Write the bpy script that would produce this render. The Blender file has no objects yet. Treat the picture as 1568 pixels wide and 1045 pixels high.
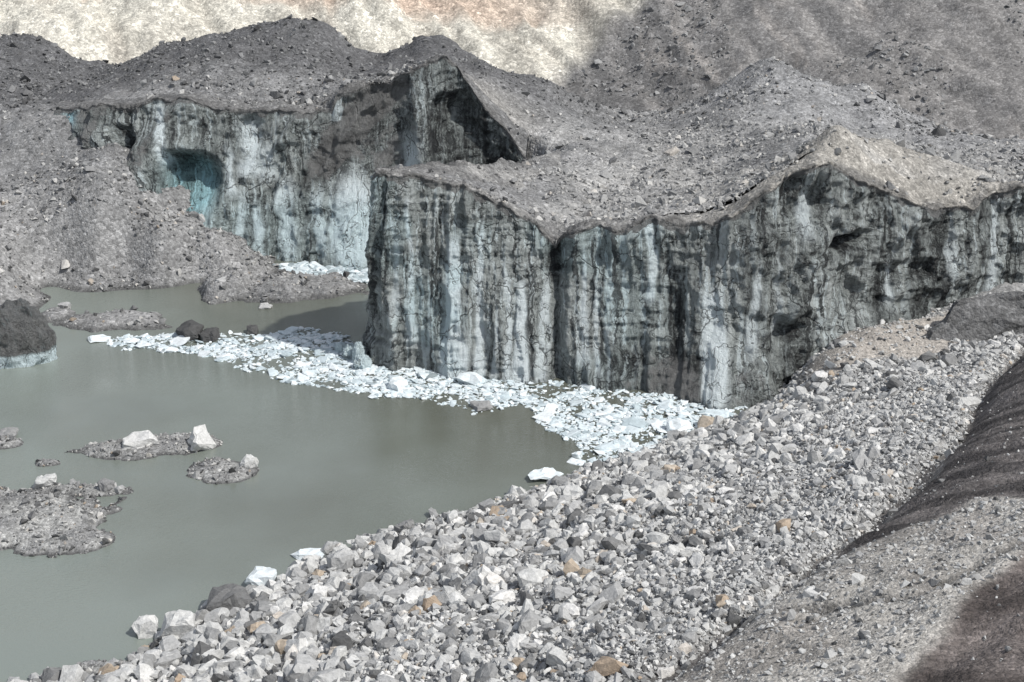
import bpy, bmesh, math, numpy as np
from mathutils import Vector
rng=np.random.default_rng(7)
# ------------------------------------------------------------------ survey
# The site was "surveyed" from a station 80 m above the lake: bearings/depressions -> true 3-D points
F=2154.0; TH=math.radians(20.9); HC=80.0
CT,ST=math.cos(TH),math.sin(TH)
def ray(px,py):
    dx=px-784; dy=py-522.5
    return dx, F*CT-dy*ST, -F*ST-dy*CT
def Z(px,py,z=0.0):
    a,b,g=ray(px,py); t=(z-HC)/g; return (a*t,b*t,z)
def D(px,py,y):
    a,b,g=ray(px,py); t=y/b; return (a*t,y,HC+g*t)
def S(px,py):
    a,b,g=ray(px,py); t=(HC-44.6)/(0.297*(a-b)-g); return (a*t,b*t,HC+g*t)
def L(fn,pts): return np.array([fn(*p) for p in pts])
# ------------------------------------------------------------------ noise
def _h(ix,iy,iz,seed):
    h=(ix.astype(np.int64)*374761393+iy.astype(np.int64)*668265263+iz.astype(np.int64)*2147483647+seed*974634777)&0xFFFFFFFF
    h=((h^(h>>13))*1274126177)&0xFFFFFFFF
    h=((h^(h>>16))*2246822519)&0xFFFFFFFF
    h=h^(h>>15)
    return (h&0xFFFFFF)/float(0xFFFFFF)*2-1
def vn(x,y,z=None,seed=0):
    x=np.asarray(x,float); y=np.asarray(y,float)
    z=np.zeros_like(x) if z is None else np.asarray(z,float)
    x,y,z=np.broadcast_arrays(x,y,z)
    x0=np.floor(x);y0=np.floor(y);z0=np.floor(z)
    fx=x-x0;fy=y-y0;fz=z-z0
    u=fx*fx*fx*(fx*(fx*6-15)+10);v=fy*fy*fy*(fy*(fy*6-15)+10);w=fz*fz*fz*(fz*(fz*6-15)+10)
    r=0
    for i in (0,1):
        for j in (0,1):
            for k in (0,1):
                r=r+_h(x0+i,y0+j,z0+k,seed)*(u if i else 1-u)*(v if j else 1-v)*(w if k else 1-w)
    return r
def fbm(x,y,z=None,o=4,seed=0,g=0.5):
    a=1.0;s=0;n=0
    zz=None if z is None else np.asarray(z,float)
    x=np.asarray(x,float);y=np.asarray(y,float)
    for i in range(o):
        s=s+a*vn(x,y,zz,seed+i*17);n+=a;a*=g
        x=x*2.03+11.3;y=y*2.03+5.7
        if zz is not None: zz=zz*2.03+3.1
    return s/n*1.5
def ridge(x,y,z=None,o=4,seed=0):
    a=1.0;s=0;n=0
    zz=None if z is None else np.asarray(z,float)
    x=np.asarray(x,float);y=np.asarray(y,float)
    for i in range(o):
        s=s+a*(1-2*np.abs(vn(x,y,zz,seed+i*17)));n+=a;a*=0.5
        x=x*2.03+11.3;y=y*2.03+5.7
        if zz is not None: zz=zz*2.03+3.1
    return s/n
def sst(a,b,x):
    t=np.clip((x-a)/(b-a),0,1); return t*t*(3-2*t)
# ------------------------------------------------------------------ geometry helpers
class RBF:
    def __init__(s,pts,c=3.0):
        P=np.array(pts,float); 
        s.P=P[:,:2]; s.c=c; z=P[:,2]
        d=np.sqrt(((s.P[:,None]-s.P[None])**2).sum(-1)+c*c)
        n=len(P); A=np.zeros((n+1,n+1)); A[:n,:n]=-d; A[n,:n]=1;A[:n,n]=1
        A[:n,:n]+=0.05*np.eye(n)
        s.w=np.linalg.lstsq(A,np.append(z,0),rcond=None)[0]
    def __call__(s,x,y):
        x=np.asarray(x,float);sh=x.shape;x=x.ravel();y=np.asarray(y,float).ravel()
        out=np.empty(len(x))
        for i in range(0,len(x),40000):
            X=x[i:i+40000];Y=y[i:i+40000]
            d=np.sqrt((X[:,None]-s.P[:,0])**2+(Y[:,None]-s.P[:,1])**2+s.c**2)
            out[i:i+40000]=-d@s.w[:-1]+s.w[-1]
        return out.reshape(sh)
def polydist(x,y,P,closed=True):
    sh=np.shape(x);x=np.ravel(x);y=np.ravel(y);P=np.asarray(P)[:,:2]
    n=len(P);best=np.full(x.shape,1e9);ins=np.zeros(x.shape,bool)
    for i in range(n if closed else n-1):
        a=P[i];b=P[(i+1)%n];d=b-a;l=max(d@d,1e-9)
        t=np.clip(((x-a[0])*d[0]+(y-a[1])*d[1])/l,0,1)
        best=np.minimum(best,np.hypot(x-a[0]-t*d[0],y-a[1]-t*d[1]))
        if closed:
            c=((a[1]>y)!=(b[1]>y))&(x<(b[0]-a[0])*(y-a[1])/(b[1]-a[1]+1e-12)+a[0])
            ins^=c
    r=np.where(ins,best,-best) if closed else best
    return r.reshape(sh)
def mk(name,V,Fc,mats,attrs={},uv=None,smooth=True,mi=None,parent=None):
    V=np.asarray(V,np.float32);Fc=np.asarray(Fc,np.int32)
    me=bpy.data.meshes.new(name)
    k=Fc.shape[1]
    me.vertices.add(len(V));me.vertices.foreach_set('co',V.ravel())
    me.loops.add(Fc.size);me.loops.foreach_set('vertex_index',Fc.ravel())
    me.polygons.add(len(Fc));me.polygons.foreach_set('loop_start',np.arange(0,Fc.size,k,dtype=np.int32))
    me.polygons.foreach_set('use_smooth',np.full(len(Fc),smooth))
    for m in mats: me.materials.append(m)
    if mi is not None: me.polygons.foreach_set('material_index',np.asarray(mi,np.int32))
    me.update(calc_edges=True)
    for n,a in attrs.items():
        a=np.asarray(a,np.float32)
        if a.ndim==1:
            at=me.attributes.new(n,'FLOAT','POINT');at.data.foreach_set('value',a)
        else:
            at=me.attributes.new(n,'FLOAT_COLOR','POINT')
            at.data.foreach_set('color',np.hstack([a,np.ones((len(a),1))]).astype(np.float32).ravel())
    if uv is not None:
        l=me.uv_layers.new(name='UVMap');l.data.foreach_set('uv',np.asarray(uv,np.float32)[Fc.ravel()].ravel())
    ob=bpy.data.objects.new(name,me);bpy.context.scene.collection.objects.link(ob)
    if parent: ob.parent=parent
    return ob
def gridfaces(nr,nc):
    i=np.arange(nr-1)[:,None]*nc+np.arange(nc-1)[None]
    return np.stack([i,i+1,i+nc+1,i+nc],-1).reshape(-1,4)
class Field:
    def __init__(s,x0,x1,y0,y1,d):
        s.xs=np.arange(x0,x1+d,d);s.ys=np.arange(y0,y1+d,d);s.d=d
        s.X,s.Y=np.meshgrid(s.xs,s.ys)
    def sample(s,x,y):
        fx=np.clip((x-s.xs[0])/s.d,0,len(s.xs)-1.001);fy=np.clip((y-s.ys[0])/s.d,0,len(s.ys)-1.001)
        i=fx.astype(int);j=fy.astype(int);a=fx-i;b=fy-j
        z=s.Zz
        return z[j,i]*(1-a)*(1-b)+z[j,i+1]*a*(1-b)+z[j+1,i]*(1-a)*b+z[j+1,i+1]*a*b
    def mesh(s,name,mat,col):
        V=np.stack([s.X.ravel(),s.Y.ravel(),s.Zz.ravel()],1)
        return mk(name,V,gridfaces(len(s.ys),len(s.xs)),[mat],{'Col':col.reshape(-1,3)})
def mixc(a,b,t): 
    t=np.asarray(t)[...,None]; return np.asarray(a)*(1-t)+np.asarray(b)*t
# ------------------------------------------------------------------ materials
class NT:
    def __init__(s,name):
        s.m=bpy.data.materials.new(name);s.m.use_nodes=True;s.t=s.m.node_tree;s.N=s.t.nodes
        s.b=s.N['Principled BSDF']
    def n(s,typ,**k):
        nd=s.N.new(typ)
        for a,v in k.items(): setattr(nd,a,v)
        return nd
    def l(s,a,b): s.t.links.new(a,b)
    def math(s,op,a,b=None,c=None):
        nd=s.N.new('ShaderNodeMath');nd.operation=op
        for i,v in enumerate((a,b,c)):
            if v is None: continue
            if isinstance(v,(int,float)): nd.inputs[i].default_value=v
            else: s.l(v,nd.inputs[i])
        return nd.outputs[0]
    def mix(s,a,b,f,bt='MIX'):
        nd=s.N.new('ShaderNodeMix');nd.data_type='RGBA';nd.blend_type=bt
        for i,v in ((6,a),(7,b)):
            if isinstance(v,tuple): nd.inputs[i].default_value=(*v,1)
            else: s.l(v,nd.inputs[i])
        if isinstance(f,(int,float)): nd.inputs[0].default_value=f
        else: s.l(f,nd.inputs[0])
        return nd.outputs[2]
    def ramp(s,x,*st):
        nd=s.N.new('ShaderNodeValToRGB');e=nd.color_ramp.elements
        while len(e)<len(st): e.new(0.5)
        for i,(p,c) in enumerate(st):
            e[i].position=p;e[i].color=(c,c,c,1) if isinstance(c,(int,float)) else (*c,1)
        s.l(x,nd.inputs[0]);return nd.outputs[0]
    def noise(s,vec,sc,det=4,ro=0.55,dist=0,out='Fac'):
        nd=s.n('ShaderNodeTexNoise');nd.inputs['Scale'].default_value=sc;nd.inputs['Detail'].default_value=det
        nd.inputs['Roughness'].default_value=ro;nd.inputs['Distortion'].default_value=dist
        s.l(vec,nd.inputs['Vector']);return nd.outputs[out]
    def vor(s,vec,sc,feat='F1'):
        nd=s.n('ShaderNodeTexVoronoi');nd.feature=feat;nd.inputs['Scale'].default_value=sc
        s.l(vec,nd.inputs['Vector']);return nd
    def mapv(s,vec,scale,rot=(0,0,0),loc=(0,0,0)):
        nd=s.n('ShaderNodeMapping');nd.inputs['Scale'].default_value=scale;nd.inputs['Rotation'].default_value=rot;nd.inputs['Location'].default_value=loc
        s.l(vec,nd.inputs['Vector']);return nd.outputs[0]
    def vadd(s,a,b,k):
        nd=s.n('ShaderNodeVectorMath');nd.operation='MULTIPLY_ADD';s.l(b,nd.inputs[0]);nd.inputs[1].default_value=(k,k,k);s.l(a,nd.inputs[2]);return nd.outputs[0]
    def bump(s,h,st,dist,nrm=None):
        nd=s.n('ShaderNodeBump');nd.inputs['Strength'].default_value=st;nd.inputs['Distance'].default_value=dist
        s.l(h,nd.inputs['Height'])
        if nrm is not None: s.l(nrm,nd.inputs['Normal'])
        return nd.outputs[0]
    def fin(s,col,nrm=None,rough=0.9,spec=0.3):
        if isinstance(col,tuple): s.b.inputs['Base Color'].default_value=(*col,1)
        else: s.l(col,s.b.inputs['Base Color'])
        if isinstance(rough,float): s.b.inputs['Roughness'].default_value=rough
        else: s.l(rough,s.b.inputs['Roughness'])
        s.b.inputs['Specular IOR Level'].default_value=spec
        if nrm is not None: s.l(nrm,s.b.inputs['Normal'])
        return s.m
def gravel_mat(name,s1,s2,bump=0.25):
    t=NT(name);co=t.n('ShaderNodeNewGeometry').outputs['Position']
    at=t.n('ShaderNodeAttribute',attribute_name='Col').outputs['Color']
    v1=t.vor(co,s1);v2=t.vor(co,s2)
    sep=t.n('ShaderNodeSeparateColor');t.l(v1.outputs['Color'],sep.inputs[0])
    sep2=t.n('ShaderNodeSeparateColor');t.l(v2.outputs['Color'],sep2.inputs[0])
    n1=t.noise(co,0.12,4,0.6);n2=t.noise(co,1.7,4,0.7)
    k=t.math('MULTIPLY',t.ramp(sep.outputs[0],(0,.72),(.6,1.0),(.93,1.12),(1,1.45)),t.ramp(sep2.outputs[0],(0,.75),(.7,1.02),(1,1.35)))
    k=t.math('MULTIPLY',k,t.ramp(n1,(.3,.82),(.7,1.18)))
    k=t.math('MULTIPLY',k,t.ramp(n2,(.3,.72),(.7,1.25)))
    c=t.mix(at,k,1.0,'MULTIPLY')
    h=t.math('ADD',t.math('MULTIPLY',v1.outputs['Distance'],-1.0/1),t.math('MULTIPLY',v2.outputs['Distance'],-0.5))
    h=t.math('ADD',h,n2)
    return t.fin(c,t.bump(h,0.8,bump),0.92,0.2)
M_NEAR=gravel_mat('scree',2.6,6.0,0.14)
M_MID=gravel_mat('glacier_debris',1.3,3.2,0.28)
M_FAR=gravel_mat('valley_side',0.8,2.2,0.22)
def rock_mat(name,stops):
    t=NT(name);co=t.n('ShaderNodeNewGeometry').outputs['Position']
    r=t.n('ShaderNodeAttribute',attribute_name='rnd').outputs['Fac']
    c=t.ramp(r,*stops)
    n=t.noise(co,2.5,5,0.65)
    c=t.mix(c,t.ramp(n,(.25,.68),(.75,1.22)),1.0,'MULTIPLY')
    return t.fin(c,t.bump(n,0.6,0.25),0.85,0.25)
M_ROCK=rock_mat('granite_rock',((0,(.10,.10,.10)),(.10,(.24,.24,.238)),(.35,(.42,.42,.415)),(.75,(.56,.56,.545)),(.94,(.72,.71,.69)),(.965,(.45,.38,.30)),(1,(.30,.17,.09))))
M_ROCKM=rock_mat('glacier_rock',((0,(.08,.08,.08)),(.3,(.19,.19,.19)),(.7,(.33,.33,.325)),(.95,(.54,.53,.505)),(1,(.34,.28,.22))))
def ice_mat():
    t=NT('dirty_glacier_ice');co=t.n('ShaderNodeNewGeometry').outputs['Position']
    uv=t.n('ShaderNodeUVMap').outputs[0]
    at=lambda a:t.n('ShaderNodeAttribute',attribute_name=a).outputs['Fac']
    clean=at('clean');dirt_dark=at('dirt_dark');blue=at('blue');mud=at('mud')
    wv=t.vadd(uv,t.noise(co,0.30,4,0.6,0,'Color'),2.2)
    wl=t.vadd(uv,t.noise(co,0.12,4,0.55,0,'Color'),7.0)
    st=t.noise(t.mapv(wv,(0.42,0.045,1)),1.0,8,0.66,0.0)
    st2=t.noise(t.mapv(wv,(2.1,0.13,1)),1.0,6,0.75,0.0)
    ly=t.noise(t.mapv(wl,(0.07,1.7,1),(0,0,0.05)),1.0,6,0.72,0.0)
    pa=t.noise(co,0.30,8,0.72,0.3)
    fi=t.noise(co,2.4,5,0.8)
    lm=t.ramp(t.noise(co,0.13,3,0.5),(.42,0),(.58,1))
    lyc=t.math('MULTIPLY',t.math('SUBTRACT',ly,.5),t.math('MULTIPLY',lm,.45))
    v=t.math('ADD',t.math('MULTIPLY',st,1.4),t.math('MULTIPLY',st2,1.1))
    v=t.math('ADD',v,t.math('MULTIPLY',pa,1.0));v=t.math('ADD',v,t.math('MULTIPLY',fi,0.6))
    v=t.math('DIVIDE',v,4.1)
    v=t.math('ADD',v,lyc)
    v=t.math('SUBTRACT',v,t.math('MULTIPLY',dirt_dark,0.075))
    c=t.ramp(v,(.37,(.018,.019,.020)),(.41,(.075,.079,.077)),(.445,(.195,.207,.20)),(.50,(.34,.355,.342)),(.57,(.55,.57,.555)))
    # meltwater-washed light and dark runnels
    lsn=t.noise(t.mapv(wv,(1.25,0.05,1),(0,0,0),(31,7,0)),1.0,6,0.65,0)
    ls=t.ramp(lsn,(.535,0),(.59,1))
    c=t.mix(c,(.68,.73,.73),t.math('MULTIPLY',ls,t.ramp(dirt_dark,(.1,.85),(.9,.1))))
    dsn=t.noise(t.mapv(wv,(1.0,0.035,1),(0,0,0),(3,57,0)),1.0,6,0.65,0)
    ds=t.ramp(dsn,(.56,0),(.60,1))
    c=t.mix(c,(.028,.030,.031),t.math('MULTIPLY',ds,.85))
    cl=t.math('MULTIPLY',clean,t.ramp(t.math('ADD',t.math('MULTIPLY',st2,.6),t.math('MULTIPLY',pa,.4)),(.40,.1),(.47,1.0)))
    cl=t.math('MINIMUM',cl,1.0)
    c=t.mix(c,(.82,.87,.88),cl)
    # fractures
    cr=t.vor(t.mapv(wl,(.16,.11,1),(0,0,.5)),1.0,'DISTANCE_TO_EDGE').outputs['Distance']
    cm=t.ramp(cr,(0,.85),(.022,0))
    c=t.mix(c,(.025,.027,.028),cm)
    c=t.mix(c,t.mix(c,(.60,.92,1.0),1.0,'MULTIPLY'),blue)
    mc=t.mix((.10,.10,.10),(.25,.25,.244),t.ramp(t.math('ADD',t.math('MULTIPLY',pa,.6),t.math('MULTIPLY',fi,.4)),(.38,0),(.62,1)))
    mf=t.ramp(t.math('ADD',mud,t.math('MULTIPLY',t.math('SUBTRACT',pa,.5),1.4)),(.42,0),(.6,1))
    c=t.mix(c,mc,t.math('MULTIPLY',mf,.9))
    h=t.math('ADD',t.math('MULTIPLY',st2,1.2),t.math('MULTIPLY',lyc,1.8));h=t.math('ADD',h,t.math('MULTIPLY',fi,0.7))
    h=t.math('ADD',h,t.math('MULTIPLY',st,1.2));h=t.math('ADD',h,t.math('MULTIPLY',pa,1.6));h=t.math('SUBTRACT',h,t.math('MULTIPLY',cm,.5))
    return t.fin(c,t.bump(h,0.9,0.9),t.ramp(fi,(.3,.32),(.7,.6)),0.5)
M_ICE=ice_mat()
def float_mat():
    t=NT('floating_ice');co=t.n('ShaderNodeNewGeometry').outputs['Position']
    r=t.n('ShaderNodeAttribute',attribute_name='rnd').outputs['Fac']
    n=t.noise(co,1.3,6,0.7)
    c=t.ramp(r,(0,(.20,.23,.235)),(.2,(.46,.54,.57)),(.6,(.66,.74,.77)),(1,(.84,.88,.89)))
    c=t.mix(c,t.ramp(n,(.3,.7),(.65,1.08)),1.0,'MULTIPLY')
    return t.fin(c,t.bump(n,0.4,0.1),0.4,0.5)
M_FLOAT=float_mat()
def water_mat():
    t=NT('glacial_lake_water');co=t.n('ShaderNodeNewGeometry').outputs['Position']
    big=t.noise(co,0.03,4,0.5)
    sep=t.n('ShaderNodeSeparateXYZ');t.l(co,sep.inputs[0])
    # water colour gets paler towards the south-west
    sl=t.math('ADD',t.math('MULTIPLY',sep.outputs[0],-.012),t.math('MULTIPLY',t.math('SUBTRACT',160.0,sep.outputs[1]),.006))
    f=t.math('ADD',t.ramp(big,(.35,0),(.65,.5)),sl)
    f=t.math('MAXIMUM',t.math('MINIMUM',f,1.0),0.0)
    c=t.mix((.110,.115,.092),(.215,.243,.218),f)
    w1=t.noise(t.mapv(co,(0.9,2.2,1),(0,0,0.5)),1.6,3,0.5)
    w2=t.noise(t.mapv(co,(1.2,2.4,1),(0,0,-0.3)),4.0,3,0.5)
    h=t.math('ADD',w1,t.math('MULTIPLY',w2,0.5))
    k=t.ramp(t.noise(co,0.045,3,0.5),(.38,.3),(.62,1.0))
    h=t.math('MULTIPLY',h,k)
    return t.fin(c,t.bump(h,0.6,0.17),0.04,1.0)
M_WATER=water_mat()
# ------------------------------------------------------------------ cliff lines (t is a station label along the cliff)
Db=[(60,D(60,175,275)),(100,D(100,185,268)),(165,D(165,235,258)),(215,D(215,300,250)),(250,D(250,330,249)),(310,D(310,355,249)),(350,D(350,368,249)),
    (420,Z(420,400)),(500,Z(500,410)),(570,Z(570,412)),(640,Z(640,405)),(720,Z(720,395)),(805,Z(790,385))]
Dt=[(p[0],D(*p)) for p in [(60,170,278),(100,170,272),(130,164,268),(200,165,264),(245,155,263),(290,153,262),(330,165,262),(400,172,262),(450,170,262),(508,168,262),(516,144,262),(600,130,263),(650,102,263),(680,88,264),(700,105,266),(740,160,264),(775,200,262),(805,245,260)]]
Bb=[(300,(0,252,0)),(400,(-4,237,0)),(500,(-12,224,0)),(545,(-23.5,211,0)),(565,Z(548,556))]+[(p[0],Z(*p)) for p in [(600,566),(640,567),(720,575),(800,588),(870,592),(940,600),(1010,603),(1080,612),(1150,622)]]+[(1210,(39,186.5,0)),(1330,(51,191,0)),(1450,(63,194,0)),(1568,(77,196.5,0)),(1900,(115,200,0)),(2900,(240,208,0))]
Bt=[(300,(4,253,18)),(400,(1,233,23)),(500,(-7,220,26)),(545,(-18.4,210,28)),(568,D(578,266,202))]+[(p[0],D(*p)) for p in [(600,265,202.2),(640,270,203),(680,280,203.5),(712,285,203.5),(740,300,203.5),(790,330,203),(820,345,202),(850,382,201),(870,357,201),(920,345,201),(960,350,200),(1000,335,199),(1050,345,198),(1090,350,197),(1120,335,196),(1180,290,196),(1225,265,197),(1270,250,198),(1290,265,199),(1330,285,200),(1370,300,201),(1420,320,202),(1490,320,204),(1520,295,205),(1568,285,206)]]+[(1900,(120,209,30)),(2900,(240,214,30))]
# high plateau control points
Cp=L(D,[(690,274,209),(740,292,211),(800,262,238),(850,240,245),(870,228,250),(920,232,255),(960,225,262),(1050,222,262),(1100,215,265),(800,305,220),(900,300,225),(1000,290,228),(1090,290,225),(1150,270,222),(1220,235,208),(1255,212,207),(1285,197,206),(1330,225,208),(1400,245,210),(1480,258,212),(1520,280,212),(1568,275,214),(1285,215,222),(1400,250,228),(1568,260,235),
 (1090,150,300),(1140,112,300),(1175,92,300),(1240,120,300),(1330,140,300),(1430,190,300),(1568,235,290),(900,190,300),(1000,190,300),(1180,160,275),(1300,200,270),(1450,230,260),(1250,200,250),
 (750,120,280),(800,180,270),(840,200,265)])
Ep=L(D,[(150,125,300),(200,98,300),(260,62,305),(320,52,305),(400,42,305),(440,32,305),(500,36,305),(530,65,305),(560,92,305),(600,86,305),(640,58,305),(680,56,305),(720,80,305),(760,105,305),(840,130,305),(900,160,305),
 (450,110,280),(300,110,280),(560,118,283),(470,75,293),(575,100,296)])
ELp=L(D,[(0,66,330),(40,58,330),(80,68,330),(110,90,330),(0,120,300),(60,120,300),(100,130,295),(60,160,282),(0,165,280),(-200,60,330),(-200,150,280),(140,118,340)])
back=np.array([(x,y,z) for x,y,z in [(-140,370,8),(-100,365,0),(-90,350,4),(-60,350,4),(-20,350,4),(20,345,2),(60,345,4),(110,340,2),(160,330,2),(-200,400,6),(200,400,0),(0,420,0),(-80,430,0),(90,420,0),(230,300,15),(230,230,30),(115,225,32),(150,280,22)]])
dtp=np.array([p for t,p in Dt]);btp=np.array([p for t,p in Bt])
HH=RBF(np.vstack([dtp[::1],btp,Cp,Ep,ELp,back]),1.5)
G0=L(Z,[(75,453),(150,448),(240,443),(330,436),(430,412),(20,520),(80,520),(40,490)])
Gp=L(D,[(0,180,275),(0,230,262),(60,230,262),(120,230,262),(0,300,250),(100,300,247),(180,312,246),(150,335,243),(250,350,243),(330,378,243),(0,370,237),(0,420,230),(100,400,240),(200,408,241),(300,412,241),(390,402,244),(60,438,236),(200,432,237),(-200,400,228),(-200,300,250)])
lake=np.array([(x,y,-3.) for x,y in [(-80,203),(-60,212),(-40,215),(-40,226),(-25,225),(-20,240),(-30,236),(-60,203),(-10,240),(-10,205),(-120,195),(-20,200),(20,190),(60,190),(120,200),(230,200),(-55,222),(-66,221),(-46,232)]]+[(-73,225,-2),(-62,227,-2),(-53,229,-2)])
dbp=np.array([p for t,p in Db[:9]])
HL=RBF(np.vstack([G0,Gp,lake,dbp,ELp,[(0,260,0),(60,240,0),(200,260,0)]]),3.0)
# ------------------------------------------------------------------ glacier terrain
def isl(cx,cy,rx,ry,h,seed):
    c=Z(cx,cy);a=Z(cx+rx,cy);n=Z(cx,cy-ry);f_=Z(cx,cy+ry)
    return (c[0],(n[1]+f_[1])/2,a[0]-c[0],(n[1]-f_[1])/2,h,seed)
def add_isl(X,Y,Zz,ls):
    for cx,cy,rx,ry,h,sd in ls:
        w=fbm(X*.25,Y*.25,o=4,seed=sd)*0.28
        r=np.sqrt(((X-cx)/rx)**2+((Y-cy)/ry)**2)+w
        z=h*(1-r)*1.8
        z=np.minimum(z,h*(0.85+0.25*fbm(X*.5,Y*.5,o=3,seed=sd+5)))
        Zz=np.maximum(Zz,z)
    return Zz
g=Field(-200,236,203,400,0.75)
X,Y=g.X,g.Y
poly=np.vstack([dtp[:,:2],btp[1:,:2],[(240,600),(-400,600),(-400,308),(-130,285)]])
d=polydist(X,Y,poly)
hh=HH(X,Y);hl=HL(X,Y)
blend=sst(-78,-92,X)*sst(262,270,Y)
m=sst(2.2,4.0,d)*(1-blend)+sst(-4,10,d)*blend
rough=fbm(X*.12,Y*.12,o=5,seed=3)*1.0+ridge(X*.06,Y*.06,o=3,seed=9)*0.5+fbm(X*.5,Y*.5,o=4,seed=21)*0.45
edge=sst(2,10,d)
hh=hh+rough*(0.15+0.85*edge)
hlow=hl+ (fbm(X*.12,Y*.12,o=5,seed=4)*1.1+fbm(X*.5,Y*.5,o=4,seed=22)*0.45)*sst(-.5,3,hl)
hlow=add_isl(X,Y,hlow,[isl(165,493,90,15,1.3,31),isl(85,485,30,10,1,35),isl(445,442,112,20,1.8,32),isl(352,444,42,22,3.2,33)])
g.Zz=hh*m+hlow*(1-m)
zc=g.Zz
n1=fbm(X*.05,Y*.05,o=4,seed=41)
col=mixc((.215,.215,.215),(.295,.293,.29),sst(-.5,.5,n1))
TANC=(.38,.36,.325)
col=mixc(col,TANC,sst(232,212,Y)*m*.85*sst(22,36,X))       # tan debris on the main cliff crest
col=mixc(col,(.33,.315,.29),.6*np.exp(-((X+3)/9)**2-((Y-268)/9)**2))
col=mixc(col,(.118,.118,.121),sst(268,288,Y+n1*6)*sst(25,0,X)*.9)   # dark mounds
col=mixc(col,(.38,.375,.363),sst(0,12,X)*sst(290,240,Y)*sst(-.3,.3,fbm(X*.04,Y*.04,o=3,seed=44))*.75)
col=mixc(col,(.28,.281,.285),sst(255,275,Y)*sst(35,60,X)*.6)
col=mixc(col,(.12,.12,.118),sst(.8,0.15,zc)*(1-m))             # wet rim
g.mesh('debris_covered_glacier',M_MID,col)
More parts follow.
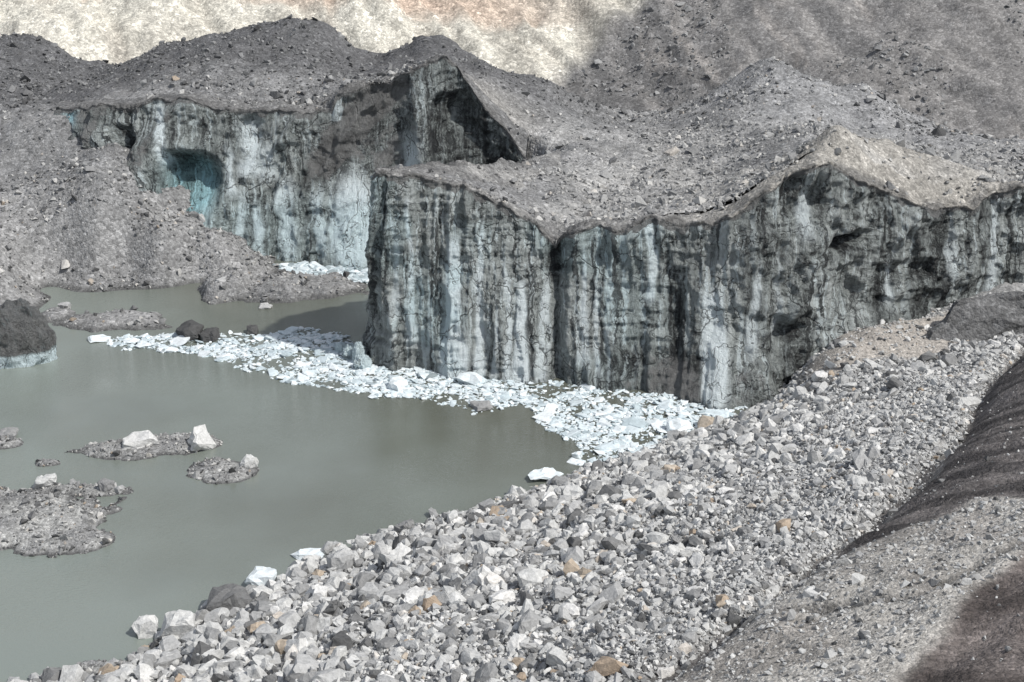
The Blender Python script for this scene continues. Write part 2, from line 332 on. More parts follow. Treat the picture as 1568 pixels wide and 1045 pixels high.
# ------------------------------------------------------------------ ice cliffs
def ribbon(name,base,top,du,dv,dispf,colf,capn=1.0):
    tb=np.array([a for a,_ in base],float);pb=np.array([p for _,p in base],float)
    tt=np.array([a for a,_ in top],float);pt=np.array([p for _,p in top],float)
    T=np.linspace(max(tb[0],tt[0]),min(tb[-1],tt[-1]),6000)
    B=np.stack([np.interp(T,tb,pb[:,i]) for i in range(3)],1);P=np.stack([np.interp(T,tt,pt[:,i]) for i in range(3)],1)
    mid=(B+P)/2;s=np.r_[0,np.cumsum(np.hypot(*(np.diff(mid[:,:2],axis=0).T)))]
    n=int(s[-1]/du);U=np.linspace(0,s[-1],n);T2=np.interp(U,s,T)
    B=np.stack([np.interp(T2,tb,pb[:,i]) for i in range(3)],1);P=np.stack([np.interp(T2,tt,pt[:,i]) for i in range(3)],1)
    tan=np.gradient(mid,axis=0)
    tx=np.interp(U,s,tan[:,0]);ty=np.interp(U,s,tan[:,1]);q_=np.hypot(tx,ty);tx=tx/q_;ty=ty/q_
    ker=np.hanning(int(5/du)|1);ker/=ker.sum();pad=len(ker)//2
    tx=np.convolve(np.pad(tx,pad,'edge'),ker,'valid');ty=np.convolve(np.pad(ty,pad,'edge'),ker,'valid')
    nn=np.hypot(tx,ty);N=np.stack([ty/nn,-tx/nn],1)
    B[:,2]=np.where(B[:,2]<0.5,-2,B[:,2]-1.5)
    P[:,2]+=fbm(U*.35,U*0,o=5,seed=77)*0.6
    nv=int(30/dv);v=np.linspace(0,1,nv)[:,None]
    w=1-(1-v)**1.4
    x=B[:,0]*(1-w)+P[:,0]*w;y=B[:,1]*(1-w)+P[:,1]*w;z=B[:,2]*(1-v)+P[:,2]*v
    Ug=np.broadcast_to(U,x.shape);Tg=np.broadcast_to(T2,x.shape);Vg=np.broadcast_to(v,x.shape)
    dis=dispf(Ug,Tg,Vg,z)
    fade=1-0.45*sst(.95,1.0,Vg)
    dis=dis*fade
    dis=np.maximum(dis,-2.0-12*(1-Vg))
    x=x+N[:,0]*dis;y=y+N[:,1]*dis
    clean,dirt_dark,blue,mud=colf(Ug,Tg,Vg,z,dis)
    # debris smeared over the lip
    lipn=fbm(U*.5,U*0,o=4,seed=78)
    mud=np.maximum(mud,1.1*sst(0,1,(z-(P[:,2]-.5-.8*np.clip(lipn+.1,0,1.5)))/.5)); 
    nr=len(v)
    tx_,ty_,tz_=x[-1],y[-1],z[-1]
    rows=[(0.05,0.1),(0.05,0.3),(-.15,0.5*capn)]
    X_=[x];Y_=[y];Z_=[z]
    for i,r in enumerate(rows):
        lump=fbm(U*.6,U*0+i*.7,o=4,seed=90)*0.3
        X_.append((tx_+N[:,0]*(r[0]+lump))[None]);Y_.append((ty_+N[:,1]*(r[0]+lump))[None]);Z_.append((tz_+r[1]+lump*.6)[None])
    ins=[(-.8,.35),(-1.8,.3),(-2.8,.3),(-3.8,.3),(-4.8,.1),(-5.8,-.5)]
    for i,(o_,dz) in enumerate(ins):
        cx=P[:,0]+N[:,0]*o_;cy=P[:,1]+N[:,1]*o_
        cz=HH(cx,cy)+dz+fbm(cx*.5,cy*.5,o=4,seed=93)*.35
        X_.append(cx[None]);Y_.append(cy[None]);Z_.append(cz[None])
    Xa=np.vstack(X_);Ya=np.vstack(Y_);Za=np.vstack(Z_)
    tot=Xa.shape[0];ncol=Xa.shape[1]
    V=np.stack([Xa.ravel(),Ya.ravel(),Za.ravel()],1)
    Fc=gridfaces(tot,ncol)
    mi=np.repeat((np.arange(tot-1)>=nr-1).astype(int),ncol-1)
    def pad_(a): return np.vstack([a,np.repeat(a[-1:],tot-nr,0)]).ravel()
    capc=mixc((.20,.198,.195),(.29,.285,.275),sst(-.4,.4,fbm(Xa*.2,Ya*.2,o=3,seed=5)))
    capc=mixc(capc,(.13,.13,.131),.6*sst(255,262,Ya))
    capc=mixc(capc,TANC,.85*sst(22,36,Xa)*sst(240,225,Ya))
    capc=mixc(capc,(.13,.128,.125),np.broadcast_to((np.where(np.arange(tot)<nr+4,.75,0))[:,None],Xa.shape)*sst(-.6,.3,fbm(Xa*.4,Ya*.4,o=3,seed=6)))
    uv=np.stack([np.broadcast_to(U,Xa.shape).ravel(),Za.ravel()],1)
    return mk(name,V,Fc,[M_ICE,M_MID],{'clean':pad_(clean),'dirt_dark':pad_(dirt_dark),'blue':pad_(blue),'mud':pad_(mud),'Col':capc.reshape(-1,3)},uv=uv,mi=mi)
def gz(a,c,w): return np.exp(-((a-c)/w)**2)
def dispB(U,T,V,z):
    wob=fbm(U*.1,z*.07,o=3,seed=12)*1.6
    fl=ridge((U+wob)/5.5,z*.025,o=3,seed=2)*1.5+ridge((U+wob*.6)/1.7,z*.05,o=3,seed=6)*0.5
    rt=sst(1080,1250,T)
    blk=fbm(U*.12,z*.14,o=6,seed=8)*(1.0+1.2*rt)+ridge(U*.16,z*.2,o=4,seed=14)*(0.25+.6*rt)+fbm(U*.55,z*.3,o=4,seed=15)*.35
    lay=fbm(U*.05+3,z*1.6,o=3,seed=16)*0.25*sst(-.2,.4,fbm(U*.1,z*.1,o=2,seed=17))+fbm(U*1.5,z*1.5,o=3,seed=18)*0.18
    dsp=fl*(1-.35*rt)+blk+lay
    dsp+=1.8*gz(T,700,26)*sst(21,6,z)-2.6*gz(T,850,16)-1.4*gz(T,1040,30)*sst(4,12,z)+1.8*gz(T,1105,20)*sst(11,2,z)
    dsp+=2.0*gz(T,1060,110)*sst(5,1,z)           # dark toe
    dsp-=4.5*gz(T,1302,26)*gz(z+(T-1302)*-.02,20.3,.9)
    dsp-=2.5*gz(T,1240,50)*gz(z,26,4)
    return dsp
ST_=[(602,6,8,24,.7),(625,7,4,25,1.),(655,5,2,14,.6),(700,21,0,19,2.),(738,9,0,21,1.2),(762,6,0,12,.7),(780,7,0,16,.9),(800,13,0,13,1.5),(832,9,0,14,.9),(895,9,3,18,.9),(915,5,2,14,.7),(940,5,1,13,.5),(997,8,12,24,1.3),(1103,22,1,13,2.2),(1090,9,0,15,.9),(1160,12,6,18,.8),(1200,6,8,20,.5),(1370,8,11,18,.8),(1530,12,10,24,.9),(1460,6,14,24,.6),(1240,14,22,29,.8)]
def colB(U,T,V,z,dis):
    Tn=T+fbm(U*.3,z*.12,o=4,seed=51)*7
    cl=np.zeros_like(T)
    for c,w,z0,z1,s in ST_:
        ww=w*(1-.65*np.clip((z-z0)/(z1-z0),0,1))
        cl=np.maximum(cl,s*np.exp(-((Tn-c)/ww)**4)*sst(z0-1.5,z0+1,z)*sst(z1+2,z1-2,z))
    cl*=1-.8*gz(T,1060,100)*sst(6,3,z)*(np.abs(T-1103)>22)
    dirt_dark=-.15+.4*sst(5,0.5,z)+.9*gz(T,1050,110)*sst(7,4,z)*(1-.9*gz(T,1103,24))+.12*sst(1120,1250,T)+.5*sst(.3,-1.2,dis)+1.3*gz(T,1302,28)*gz(z,20.2,1.1)+.5*gz(T,1300,38)*gz(z,18.0,2.6)  # dirt, plus shade painted into the cave slit; foot and set-back parts also darker
    dirt_dark+=.7*sst(.05,.5,fbm(U*.3,z*.06,o=4,seed=57))
    blue=np.clip(.10+.25*sst(0,.6,fbm(U*.1,z*.1,o=3,seed=59))*sst(1100,900,T),0,1)
    mud=.08+.55*gz(T,1060,120)*sst(6,3.5,z)*(1-gz(T,1103,22))+.25*sst(1150,1300,T)*sst(-.2,.4,fbm(U*.1,z*.12,o=3,seed=61))
    return cl,np.clip(dirt_dark,-.2,1.4),blue,mud
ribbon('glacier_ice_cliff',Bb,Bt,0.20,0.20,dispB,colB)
def dispD(U,T,V,z):
    wob=fbm(U*.07,z*.07,o=3,seed=112)*2.5
    sl=(U-z*.75)          # slanting slabs
    fl=ridge((sl+wob)/11,z*.03,o=4,seed=102)*3.2*sst(690,590,T)+ridge((U+wob)/2.6,z*.05,o=3,seed=106)*0.7*sst(24,8,z)
    blk=fbm(U*.1,z*.12,o=6,seed=108)*1.7
    dsp=fl+blk+fbm(U*.8,z*.8,o=4,seed=118)*.35
    dsp-=6.5*np.exp(-(((T-285)/45)**2+((z-13.5)/5.0)**2)**2)
    dsp+=1.6*gz(T,285,50)*gz(z,20,1.6)
    dsp-=4*np.exp(-(((T-185)/22)**2+((z-20)/3.0)**2)**2)
    dsp+=4.5*gz(T,640,16)*sst(34,24,z)+2.5*gz(T,545,40)*sst(15,10,z)+1.6*gz(T,470,60)*sst(8,5,z)
    bw=sst(645,680,T)*sst(805,770,T)
    dsp-=bw*2.6*np.sin(np.clip(V,0,1)*3.14)**.7
    dsp+=bw*ridge(U*.14,z*.22,o=4,seed=122)*1.5
    return dsp
def colD(U,T,V,z,dis):
    cl=1.7*np.exp(-(((T-540)/34)**2+((z-7)/7.5)**2)**2)
    cl=np.maximum(cl,1.2*gz(T,628,9)*sst(24,19,z)*sst(10,16,z))
    cl=np.maximum(cl,.45*np.exp(-(((T-305)/22)**2+((z-10.5)/4)**2)**2))
    cl=np.maximum(cl,.9*gz(T,116,9)*gz(z,23.3,1.3))
    for c,w,z0,z1,s in [(245,8,17,27,1.1),(385,16,15,24,1.),(350,8,12,20,.8),(440,12,0,14,.8),(395,9,0,10,.9),(365,8,2,12,.8),(490,8,2,12,.8),(410,14,14,20,.8),(515,7,24,28,.9)]:
        cl=np.maximum(cl,s*np.exp(-((T+fbm(U*.2,z*.2,o=3,seed=7)*8-c)/w)**4)*sst(z0-1.5,z0+1,z)*sst(z1+2,z1-2,z))
    bw=sst(640,655,T)
    sln=fbm((U-z*.75)*.13,z*.04,o=4,seed=157)
    cave=np.exp(-(((T-285)/48)**2+((z-13.5)/5.5)**2)**2)
    dirt_dark=.1+.2*sst(13,22,z)+.35*bw+.5*sst(0,.5,sln)-.2*cave
    dirt_dark+=.9*gz(T,250,24)*gz(z,9.5,2.0)*0.8+.4*sst(.3,-1.5,dis)*(1-cave)+.35*cave*sst(13,17,z)  # set-back parts, upper cave and right bowl are coloured darker
    blue=np.clip(1.0*cave+.12+.22*sst(14,8,z)*sst(600,560,T)+.9*gz(T,116,10)*gz(z,23.8,2),0,1)
    mud=.08+.38*sst(430,500,T)*sst(645,630,T)*sst(13,18,z)+.45*sst(-.1,.5,sln)*sst(650,600,T)*sst(8,14,z)+.15*bw
    mud-=.8*cave+cl*.5
    return cl,np.clip(dirt_dark,-.2,1.4),blue,mud
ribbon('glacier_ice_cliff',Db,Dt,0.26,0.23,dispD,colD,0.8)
# ------------------------------------------------------------------ valley side beyond the glacier
h=Field(-330,330,325,640,1.2)
X,Y=h.X,h.Y
yf=np.interp(X,[-330,-120,15,60,130,330],[385,385,392,365,338,325])
zf=np.interp(X,[-330,-120,15,60,130,330],[14,12,8,5,2,0])
dd=Y-yf
xg=X+fbm(X*.02,Y*.02,o=3,seed=201)*10
rightm=sst(10,50,X-(Y-400))
gul=ridge(xg*.055+dd*.035,dd*.012,o=5,seed=203)
fine=ridge(xg*.16+dd*.08+fbm(X*.05,Y*.05,o=3,seed=213),dd*.03,o=4,seed=204)
h.Zz=zf-6+np.where(dd>0,dd*.52,dd*.25)+(gul*4.5*(1-.55*rightm)+fine*1.5*(1-.5*rightm))*sst(-5,20,dd)+fbm(X*.03,Y*.03,o=4,seed=205)*3+fbm(X*.12,Y*.12,o=5,seed=206)*1.3
h.Zz+=7*gz(X,-130,22)*gz(Y,395,14)
nz=fbm(X*.03,Y*.03,o=4,seed=207)
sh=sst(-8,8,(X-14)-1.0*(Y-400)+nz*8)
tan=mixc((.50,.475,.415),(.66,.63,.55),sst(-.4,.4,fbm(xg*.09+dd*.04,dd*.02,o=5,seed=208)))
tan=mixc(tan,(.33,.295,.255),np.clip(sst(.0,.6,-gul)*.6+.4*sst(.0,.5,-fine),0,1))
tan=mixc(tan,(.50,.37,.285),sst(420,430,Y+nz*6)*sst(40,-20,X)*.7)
dk=mixc((.165,.162,.16),(.235,.227,.22),sst(-.4,.4,fbm(xg*.1+dd*.05,dd*.02,o=5,seed=209)))  # darker right slope: cloud shade painted into the colour
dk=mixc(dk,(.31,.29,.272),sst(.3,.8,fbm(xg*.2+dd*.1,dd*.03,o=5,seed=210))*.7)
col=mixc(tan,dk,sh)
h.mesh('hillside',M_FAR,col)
# ------------------------------------------------------------------ near moraine slope
shore=L(Z,[(-150,1100),(60,1045),(150,1040),(230,1000),(310,945),(430,890),(540,835),(640,808),(780,765),(900,720),(960,700),(1060,665),(1150,632),(1195,612)])
off=shore+np.array([-6.0,6.0,-3.2])
pts=[(x,y,.297*(x-y+150)) for x in (-20,10,40,70,100,135) for y in (25,55,85,115,145,165) if .297*(x-y+150)>7]
rt=L(D,[(1215,590,183),(1250,550,185),(1300,512,188),(1340,495,190),(1420,508,191),(1568,500,191),(1300,570,177),(1400,560,180)])
ext=np.array([(110,190,18),(140,200,24),(110,210,18),(75,205,12),(45,200,2),(140,215,24),(-70,60,0),(-60,25,8),(-100,60,-5)])
HN=RBF(np.vstack([shore,off,pts,rt,ext]),2.5)
q=Field(-80,140,22,212,0.45)
X,Y=q.X,q.Y
GUL=L(S,[(1620,470),(1540,545),(1500,600),(1480,650),(1400,730),(1330,790),(1270,830),(1215,880),(1170,920),(1080,985),(980,1045),(850,1120)])
BR1=L(S,[(1800,330),(1600,480),(1540,548),(1500,605),(1475,665),(1400,740),(1270,862),(1330,845),(1400,820),(1440,808),(1500,780),(1568,782),(1900,768)])
BR2=L(S,[(1568,868),(1500,910),(1450,950),(1370,1045),(1300,1120),(1500,1300),(2200,1300),(2200,700),(1700,820)])
STK=L(S,[(1568,850),(1400,930),(1250,950),(1150,960),(1000,1050)])
wn=fbm(X*.15,Y*.15,o=5,seed=301)
UPP=np.vstack([GUL[:,:2],[(0,0),(200,0),(200,250)]])
dG=polydist(X,Y,GUL,False)+wn*.5;d1=polydist(X,Y,BR1)+wn*.8;d2=polydist(X,Y,BR2)+wn*1.0;dS=polydist(X,Y,STK,False)+wn*.4
base=HN(X,Y)
upd=polydist(X,Y,UPP)
up=sst(0,5,upd)
q.Zz=base+fbm(X*.1,Y*.1,o=4,seed=303)*.8*sst(-1,4,base)+fbm(X*.5,Y*.5,o=4,seed=305)*.2
q.Zz+=-1.3*np.exp(-(dG/1.3)**2)*sst(2,12,base)+1.2*up*sst(8,16,base)
q.Zz+=sst(-1,2,d1)*(-.5)-sst(-.5,2,d2)*.8-.5*np.exp(-(dS/.7)**2)
sx=X*.55+Y*.83;sy=X*.83-Y*.55
q.Zz+=sst(0,1,d1)*ridge(sx*.9,sy*.06,o=4,seed=309)*.4+sst(0,1.5,d2)*ridge(sx*.6,sy*.1,o=4,seed=310)*.3
b1=sst(-.4,.6,d1);b2=sst(-.5,1,d2)
cg=mixc((.29,.288,.285),(.38,.376,.368),sst(-.5,.5,wn))
upm=sst(-.5,1.5,upd+wn)
cg=mixc(cg,mixc((.34,.32,.295),(.47,.45,.415),sst(-.5,.5,fbm(X*.2,Y*.2,o=4,seed=311))),upm)
cg=mixc(cg,mixc((.066,.061,.060),(.175,.16,.154),sst(-.6,.6,fbm(sx*.8,sy*.06,o=4,seed=313))),b1)  # brown earth, with the shade of its left-facing side painted in
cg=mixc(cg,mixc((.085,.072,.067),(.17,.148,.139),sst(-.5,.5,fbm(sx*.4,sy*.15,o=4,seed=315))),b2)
cg=mixc(cg,(.085,.078,.075),.85*np.exp(-(dG/.9)**2));cg=mixc(cg,(.10,.094,.09),.8*np.exp(-(dS/.8)**2)*(1-b2))
TAN=np.array([(39,184),(44,190),(52,196),(66,198),(66,188),(60,183),(52,181),(44,177)])
dt=polydist(X,Y,TAN)+wn
cg=mixc(cg,(.40,.37,.335),sst(-1,1,dt))
cg=mixc(cg,(.12,.12,.12),sst(.5,.0,q.Zz))
q.mesh('moraine_slope',M_NEAR,cg)
# ------------------------------------------------------------------ gravel bars in the lake
b=Field(-110,-15,100,206,0.35)
X,Y=b.X,b.Y
b.Zz=np.full(X.shape,-3.0)
ISL=[isl(190,690,75,14,.9,61),isl(270,682,60,16,1.0,62),isl(345,722,58,18,.8,63),isl(20,800,150,48,1.6,64),isl(100,830,75,24,1.1,60),isl(110,752,85,9,.6,65),isl(75,710,20,5,.5,66),isl(5,680,26,8,.8,67),isl(140,1035,80,22,1.0,68)]
b.Zz=add_isl(X,Y,b.Zz,ISL)
b.Zz+=fbm(X*.8,Y*.8,o=3,seed=70)*.1
cb=mixc((.24,.24,.238),(.33,.33,.32),sst(-.5,.5,fbm(X*.3,Y*.3,o=3,seed=71)))
cb=mixc(cb,(.10,.10,.10),sst(.3,.05,b.Zz))
b.mesh('gravel_bar',M_NEAR,cb)
# ------------------------------------------------------------------ water
mk('lake_water',[(-400,-60,0),(240,-60,0),(240,300,0),(-400,300,0)],[(0,1,2,3)],[M_WATER])
mk('lake_bed',[(-400,-60,-3.2),(240,-60,-3.2),(240,300,-3.2),(-400,300,-3.2)],[(0,1,2,3)],[M_NEAR],{'Col':np.full((4,3),.15)})
# ------------------------------------------------------------------ rocks
def hullpts(p):
    bm=bmesh.new()
    vs=[bm.verts.new(a) for a in p]
    bmesh.ops.convex_hull(bm,input=vs)
    bmesh.ops.delete(bm,geom=[v for v in bm.verts if not v.link_faces],context='VERTS')
    bmesh.ops.triangulate(bm,faces=bm.faces[:])
    bmesh.ops.recalc_face_normals(bm,faces=bm.faces[:])
    bm.verts.index_update()
    V=np.array([v.co[:] for v in bm.verts]);Fc=np.array([[v.index for v in f.verts] for f in bm.faces]);bm.free()
    return V,Fc
def hull(n,seed,flat=1.0,el=(1,.85,.7)):
    r=np.random.default_rng(seed)
    p=r.normal(size=(n,3));p/=np.linalg.norm(p,axis=1)[:,None]
    p=np.sign(p)*np.abs(p)**.75
    p*=np.array(el)*(r.uniform(.8,1.1,(n,1)));p[:,2]*=flat
    return hullpts(p)
VAR={}
def variants(n,flat=1.0,el=(1,.85,.7),k=14):
    key=(n,flat,el)
    if key not in VAR: VAR[key]=[hull(n,i*13+n,flat,el) for i in range(k)]
    return VAR[key]
def rocks(name,P,size,mat,n=12,flat=1.0,el=(1,.85,.7),tilt=.6,rnd=None,vs=None):
    vs=vs or variants(n,flat,el);N=len(P);r=rng
    ch=r.integers(0,len(vs),N);yaw=r.uniform(0,6.28,N);a=r.normal(0,tilt,N);c=r.normal(0,tilt,N)
    if rnd is None: rnd=r.random(N)
    sc=size[:,None]*r.uniform(.7,1.3,(N,3))
    Vs=[];Fs=[];R=[];o=0
    for i,(v,f_) in enumerate(vs):
        s=np.where(ch==i)[0]
        if not len(s): continue
        p=v[None]*sc[s][:,None,:]*.5
        def rot(p,ang,i0,i1):
            cs=np.cos(ang)[:,None];sn=np.sin(ang)[:,None];q_=p.copy()
            q_[...,i0]=p[...,i0]*cs-p[...,i1]*sn;q_[...,i1]=p[...,i0]*sn+p[...,i1]*cs;return q_
        p=rot(rot(rot(p,a[s],0,2),c[s],1,2),yaw[s],0,1)+P[s][:,None,:]
        Vs.append(p.reshape(-1,3));m_=len(s)
        Fs.append((f_[None]+(np.arange(m_)*len(v))[:,None,None]+o).reshape(-1,3));R.append(np.repeat(rnd[s],len(v)));o+=m_*len(v)
    return mk(name,np.vstack(Vs),np.vstack(Fs),[mat],{'rnd':np.concatenate(R)},smooth=False)
def roughen(V,Fc,W,seed,cuts=2,amp=.07):
    bm=bmesh.new();vs=[bm.verts.new(a) for a in V]
    for f_ in Fc: bm.faces.new([vs[i] for i in f_])
    bmesh.ops.subdivide_edges(bm,edges=bm.edges[:],cuts=cuts,use_grid_fill=True)
    bm.verts.index_update();A=np.array([v.co[:] for v in bm.verts])
    A=A+np.stack([fbm(A[:,0]/W*4+i*9,A[:,1]/W*4,A[:,2]/W*4,o=3,seed=seed+i) for i in range(3)],1)*amp*W
    bmesh.ops.triangulate(bm,faces=bm.faces[:])
    bm.verts.index_update();T3=np.array([[v.index for v in f_.verts] for f_ in bm.faces]);bm.free()
    return A,T3
# near boulder field
N=420000
x=rng.uniform(-62,100,N);y=rng.uniform(60,200,N);z=q.sample(x,y)
inv=np.abs(x)<.37*np.hypot(y,50)+14
gup=polydist(x,y,UPP);eT=polydist(x,y,TAN)
low=gup<-.3
pn=fbm(x*.12,y*.12,o=3,seed=401)
near=np.clip((165-y)/60,0,1)
mean=np.interp(z+pn*3,[0,5,9,14,20],[.88,.76,.54,.35,.24])*(.6+.60*near)
size=mean*np.exp(rng.normal(0,.57,N));size=np.clip(size,.16,3.0)
dens=np.clip(.10/(mean**2+.02),0,1)*1.1
ok=inv&(z>-.4)&(rng.random(N)<dens)&low&((eT<0)|(rng.random(N)<.12))
sel=np.where(ok)[0]
sz=size[sel];bigm=sz>1.0
P=np.stack([x[sel],y[sel],z[sel]+sz*.12],1);rr=rng.random(len(sel))*.975
parent=bpy.data.objects.new('boulder_field',None);bpy.context.scene.collection.objects.link(parent)
o=rocks('small_stones',P[~bigm],sz[~bigm],M_ROCK,n=13,rnd=rr[~bigm]);o.parent=parent
BV=[roughen(*hull(16,700+i),2.0,800+i,1,.05) for i in range(14)]
o=rocks('large_stones',P[bigm],sz[bigm],M_ROCK,rnd=rr[bigm],vs=BV);o.parent=parent
# finer gravel on the bank and the dry gully sides
N=70000
x=rng.uniform(-20,80,N);y=rng.uniform(60,190,N);z=q.sample(x,y)
gup=polydist(x,y,UPP);e1=polydist(x,y,BR1);e2=polydist(x,y,BR2)
ok=(gup>-.5)&(z>1)&((e1<0)&(e2<0)|(rng.random(N)<.06))&(np.abs(x)<.37*np.hypot(y,50)+10)
s=np.where(ok)[0];sz=np.exp(rng.normal(-1.6,.6,len(s)))
rocks('scree_gravel',np.stack([x[s],y[s],z[s]+sz*.1],1),sz,M_ROCK,n=9,rnd=rng.random(len(s))*.8)
# debris on the glacier
N=95000
x=rng.uniform(-130,140,N);y=rng.uniform(200,330,N);z=g.sample(x,y)
dP=polydist(x,y,poly)
z=np.where((dP>0)&(dP<5)&(x>-60),HH(x,y)+.3,z)
gx=g.sample(x+.8,y)-g.sample(x-.8,y);gy=g.sample(x,y+.8)-g.sample(x,y-.8)
cl_=fbm(x*.06,y*.06,o=4,seed=403)
ok=(z>.1)&((np.hypot(gx,gy)<2.2)|(dP>.6))&((dP>.6)|(dP<-1.5))&(np.abs(x)<.37*y+6)&(rng.random(N)<np.clip(.5+cl_*.9,.08,1)*np.interp(y,[206,300,330],[1,.6,.3]))
s=np.where(ok)[0];sz=np.clip(np.exp(rng.normal(-.85,.58,len(s))),.22,3)
rr=rng.random(len(s));lite=(x[s]>2)&(y[s]<270);rr=np.where(lite,np.clip(rr*.6+.38,0,.97),rr)
drk=(x[s]<15)&(y[s]>278);rr=np.where(drk,rr*.6,rr)
rocks('glacier_rubble',np.stack([x[s],y[s],z[s]+sz*.12],1),sz,M_ROCKM,n=9,rnd=rr)
# bars
N=30000
x=rng.uniform(-100,-18,N);y=rng.uniform(103,205,N);z=b.sample(x,y);s=np.where(z>.0)[0]
sz=np.clip(np.exp(rng.normal(-1.1,.55,len(s))),.15,1.6)
rocks('bar_gravel',np.stack([x[s],y[s],z[s]+sz*.1],1),sz,M_ROCKM,n=9)
# valley side blocks
N=9000
x=rng.uniform(-20,175,N);y=rng.uniform(335,450,N);z=h.sample(x,y)
k=(fbm(x*.04,y*.04,o=3,seed=411)>.0)&((x-14)-(y-400)>4);s=np.where(k)[0]
sz=np.clip(np.exp(rng.normal(-.3,.5,len(s))),.4,3.0)
rocks('valley_boulders',np.stack([x[s],y[s],z[s]+sz*.1],1),sz,M_ROCKM,n=9,rnd=.15+rng.random(len(s))*.6)
# ------------------------------------------------------------------ single boulders
def boulder(px,py,w,hgt,mat,z=0.,rv=.7,n=26,name='boulder',dp=.8,seed=1,yaw=0.):
    p=Z(px,py,z);dist=math.hypot(p[1],80);W=w*dist/F;Hh=hgt*dist/F
    V,Fc=hull(n,seed,1.0,(1,dp,.8))
    V=V*np.array([W/2/np.abs(V[:,0]).max(),W*dp/2/np.abs(V[:,1]).max(),Hh/2/np.abs(V[:,2]).max()*1.35])
    cs,sn=math.cos(yaw),math.sin(yaw);V=np.stack([V[:,0]*cs-V[:,1]*sn,V[:,0]*sn+V[:,1]*cs,V[:,2]],1)
    A,T3=roughen(V,Fc,W,seed)
    o=mk(name,A,T3,[mat],{'rnd':np.full(len(A),rv)},smooth=False)
    o.location=(p[0],p[1]+W*dp*.35,z+Hh*.38);return o
for i,a in enumerate([(212,692,62,26,.82,.5),(308,692,44,34,.8,.9),(381,722,28,22,.75,.2),(66,752,38,20,.75,.3),(162,756,24,18,.1,.4),(182,757,16,12,.3,.7),(222,976,42,26,.8,.1),(8,674,36,14,.15,.3),(340,455,34,26,.35,0),(404,473,24,5,.5,0),(98,474,20,10,.3,.1)]):
    boulder(a[0],a[1],a[2],a[3],M_ROCK,rv=a[4],seed=50+i,yaw=a[5])
for i,a in enumerate([(345,945,75,34,.05),(272,985,62,40,.78),(520,880,45,34,.4),(620,820,34,22,.12),(290,520,56,22,.02),(320,522,36,14,.0),(385,512,26,10,.05),(736,628,40,8,.2),(700,905,40,24,.8),(1250,935,38,24,.85)]):
    zz=float(q.sample(np.array([Z(a[0],a[1])[0]]),np.array([Z(a[0],a[1])[1]]))[0]) if a[1]>700 else 0
    if a[0]>600 and a[1]>900:
        p=S(a[0],a[1]);zz=p[2]
    boulder(a[0],a[1],a[2],a[3],M_ROCK if a[1]>600 else M_ROCKM,z=max(zz,0)*1.0,rv=a[4],seed=90+i,yaw=.3*i)
boulder(203,402,44,28,M_ROCKM,z=2.6,rv=.2,seed=140,n=30)
# dark debris-laden ice blocks at the margins
def massif(name,c,r,yaw,seed,cl,dr,bl=0.,mud=0.):
    bm=bmesh.new();bmesh.ops.create_icosphere(bm,subdivisions=6,radius=1)
    A=np.array([v.co[:] for v in bm.verts]);T3=np.array([[v.index for v in f_.verts] for f_ in bm.faces]);bm.free()
    w=np.sign(A)*np.abs(A)**.9
    dsp=ridge(A[:,0]*1.3+seed,A[:,1]*1.3,A[:,2]*1.3,o=5,seed=seed)*.22+fbm(A[:,0]*4,A[:,1]*4,A[:,2]*4,o=5,seed=seed+3)*.12
    w=w*(1+dsp)[:,None]*np.array(r)
    cs,sn=math.cos(yaw),math.sin(yaw);w=np.stack([w[:,0]*cs-w[:,1]*sn,w[:,0]*sn+w[:,1]*cs,w[:,2]],1)
    zw=w[:,2]+c[2]
    o=mk(name,w,T3,[M_ICE],{'clean':cl(zw),'dirt_dark':np.full(len(w),dr),'blue':np.full(len(w),bl),'mud':mud*sst(1.6,2.2,zw)},uv=np.stack([w[:,0]+w[:,1],w[:,2]],1))
    o.location=c;return o
massif('ice_block',(-76.5,202,1.5),(5.4,4,6.2),.2,5,lambda z:1.4*sst(2.2,1.4,z),.7,.3,.7)
for i,(x_,y_,rx,rz) in enumerate([(-23.4,200.5,1.0,2.6),(-24.9,202.5,1.2,1.7),(-22.6,198.0,1.3,1.5),(-26.5,205,1.0,1.0)]):
    massif('ice_block',(x_,y_,.3),(rx,1.2,rz),.3*i,11+i,lambda z:1.1+0*z,.1,.3)
wp=L(D,[(1385,572,184.5),(1420,530,187),(1445,492,188.5),(1470,456,190),(1500,470,190.5),(1560,452,192),(1640,440,193),(1640,500,190),(1560,496,189),(1480,530,187)])
wp=np.vstack([wp,wp+np.array([1,4,-2.0]),wp+np.array([0,.5,-2.5])])
V,Fc=hullpts(wp-wp.mean(0));A,T3=roughen(V,Fc,10,33,5,.09)
o=mk('debris_ice_wedge',A,T3,[M_MID],{'Col':np.full((len(A),3),.16)},smooth=False);o.location=wp.mean(0)
# ------------------------------------------------------------------ floating ice
ICE=L(Z,[(128,520),(250,514),(350,514),(450,507),(530,518),(560,556),(700,570),(850,588),(1000,602),(1140,622),(1130,645),(1060,670),(960,702),(900,706),(870,680),(820,640),(800,615),(740,632),(640,612),(560,602),(520,588),(400,572),(330,550),(200,532)])
ICE2=L(Z,[(430,406),(570,410),(580,436),(500,433),(440,420)])
def inpoly(P,N,mar):
    lo=P.min(0);hi=P.max(0);x=rng.uniform(lo[0]-2,hi[0]+2,N);y=rng.uniform(lo[1]-2,hi[1]+2,N)
    dp=polydist(x,y,P)+fbm(x*.2,y*.2,o=3,seed=501)*2.0
    k=(dp>mar);return x[k],y[k],dp[k]
px_,py_,dp_=inpoly(ICE,52000,-.5)
gap=fbm(px_*.22,py_*.22,o=4,seed=503)
k=(gap>-.26)|(rng.random(len(px_))<.18)
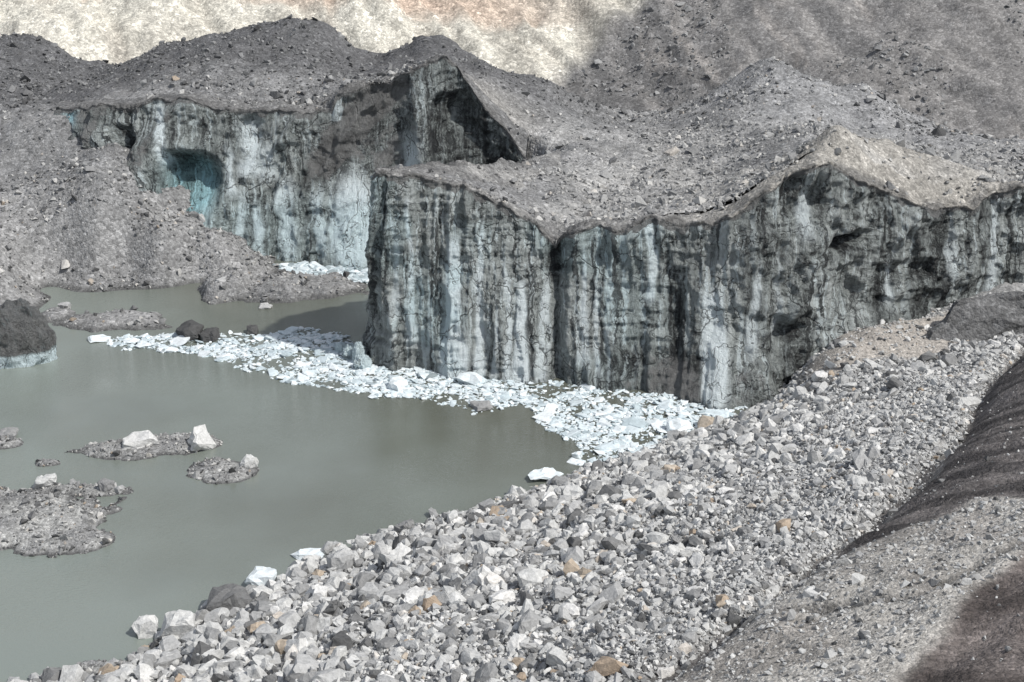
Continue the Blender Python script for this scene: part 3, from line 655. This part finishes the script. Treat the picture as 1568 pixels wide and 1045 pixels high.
px_,py_,dp_=px_[k],py_[k],dp_[k]
sz=np.clip(np.exp(rng.normal(-.9,.6,len(px_))),.15,2.6)
big=rng.random(len(px_))<.018;sz[big]*=2.2
P=np.stack([px_,py_,.02+sz*.05],1)
rocks('floating_ice',P,sz*1.15,M_FLOAT,n=14,flat=.42,el=(1.1,.8,.62),tilt=.18,rnd=rng.beta(2.0,1.2,len(sz)))
px_,py_,dp_=inpoly(ICE2,2500,-.3);sz=np.clip(np.exp(rng.normal(-.3,.5,len(px_))),.3,2.8)
rocks('floating_ice',np.stack([px_,py_,.02+sz*.06],1),sz*1.2,M_FLOAT,n=14,flat=.42,el=(1.1,.8,.62),tilt=.13)
for i,a in enumerate([(398,902,48,22),(474,858,56,10),(832,737,58,9),(150,524,40,6),(200,527,26,7),(885,702,20,9),(1040,664,42,18),(610,598,34,14),(720,590,44,12)]):
    boulder(a[0],a[1],a[2],a[3],M_FLOAT,rv=.85,seed=200+i,n=20,name='iceberg',dp=.6 if a[3]<11 else .9,yaw=.1*i)
# ------------------------------------------------------------------ light, world, camera
EL=math.radians(52);AZ=math.radians(116)   # azimuth clockwise from +Y
sd=Vector((math.sin(AZ)*math.cos(EL),math.cos(AZ)*math.cos(EL),math.sin(EL)))
li=bpy.data.lights.new('sun','SUN');li.energy=3.8;li.angle=math.radians(1.5);li.color=(1,.975,.93)
so=bpy.data.objects.new('sun',li);bpy.context.scene.collection.objects.link(so)
so.rotation_euler=sd.to_track_quat('Z','Y').to_euler()
w=bpy.data.worlds.new('World');bpy.context.scene.world=w;w.use_nodes=True
sk=w.node_tree.nodes.new('ShaderNodeTexSky');sk.sky_type='NISHITA';sk.sun_disc=False;sk.sun_elevation=EL;sk.sun_rotation=AZ
sk.altitude=1000;sk.dust_density=2.0
hs=w.node_tree.nodes.new('ShaderNodeHueSaturation');hs.inputs['Saturation'].default_value=.42;hs.inputs['Value'].default_value=1.1
w.node_tree.links.new(sk.outputs[0],hs.inputs['Color'])
w.node_tree.links.new(hs.outputs[0],w.node_tree.nodes['Background'].inputs[0]);w.node_tree.nodes['Background'].inputs[1].default_value=.135
cd=bpy.data.cameras.new('camera');cd.sensor_width=36;cd.lens=18/math.tan(math.atan(784/F));cd.clip_end=3000;cd.clip_start=1
co=bpy.data.objects.new('camera',cd);bpy.context.scene.collection.objects.link(co)
co.location=(0,0,80);co.rotation_euler=(math.radians(90-20.9),0,0);bpy.context.scene.camera=co
bpy.context.scene.view_settings.view_transform='Standard';bpy.context.scene.view_settings.look='None'
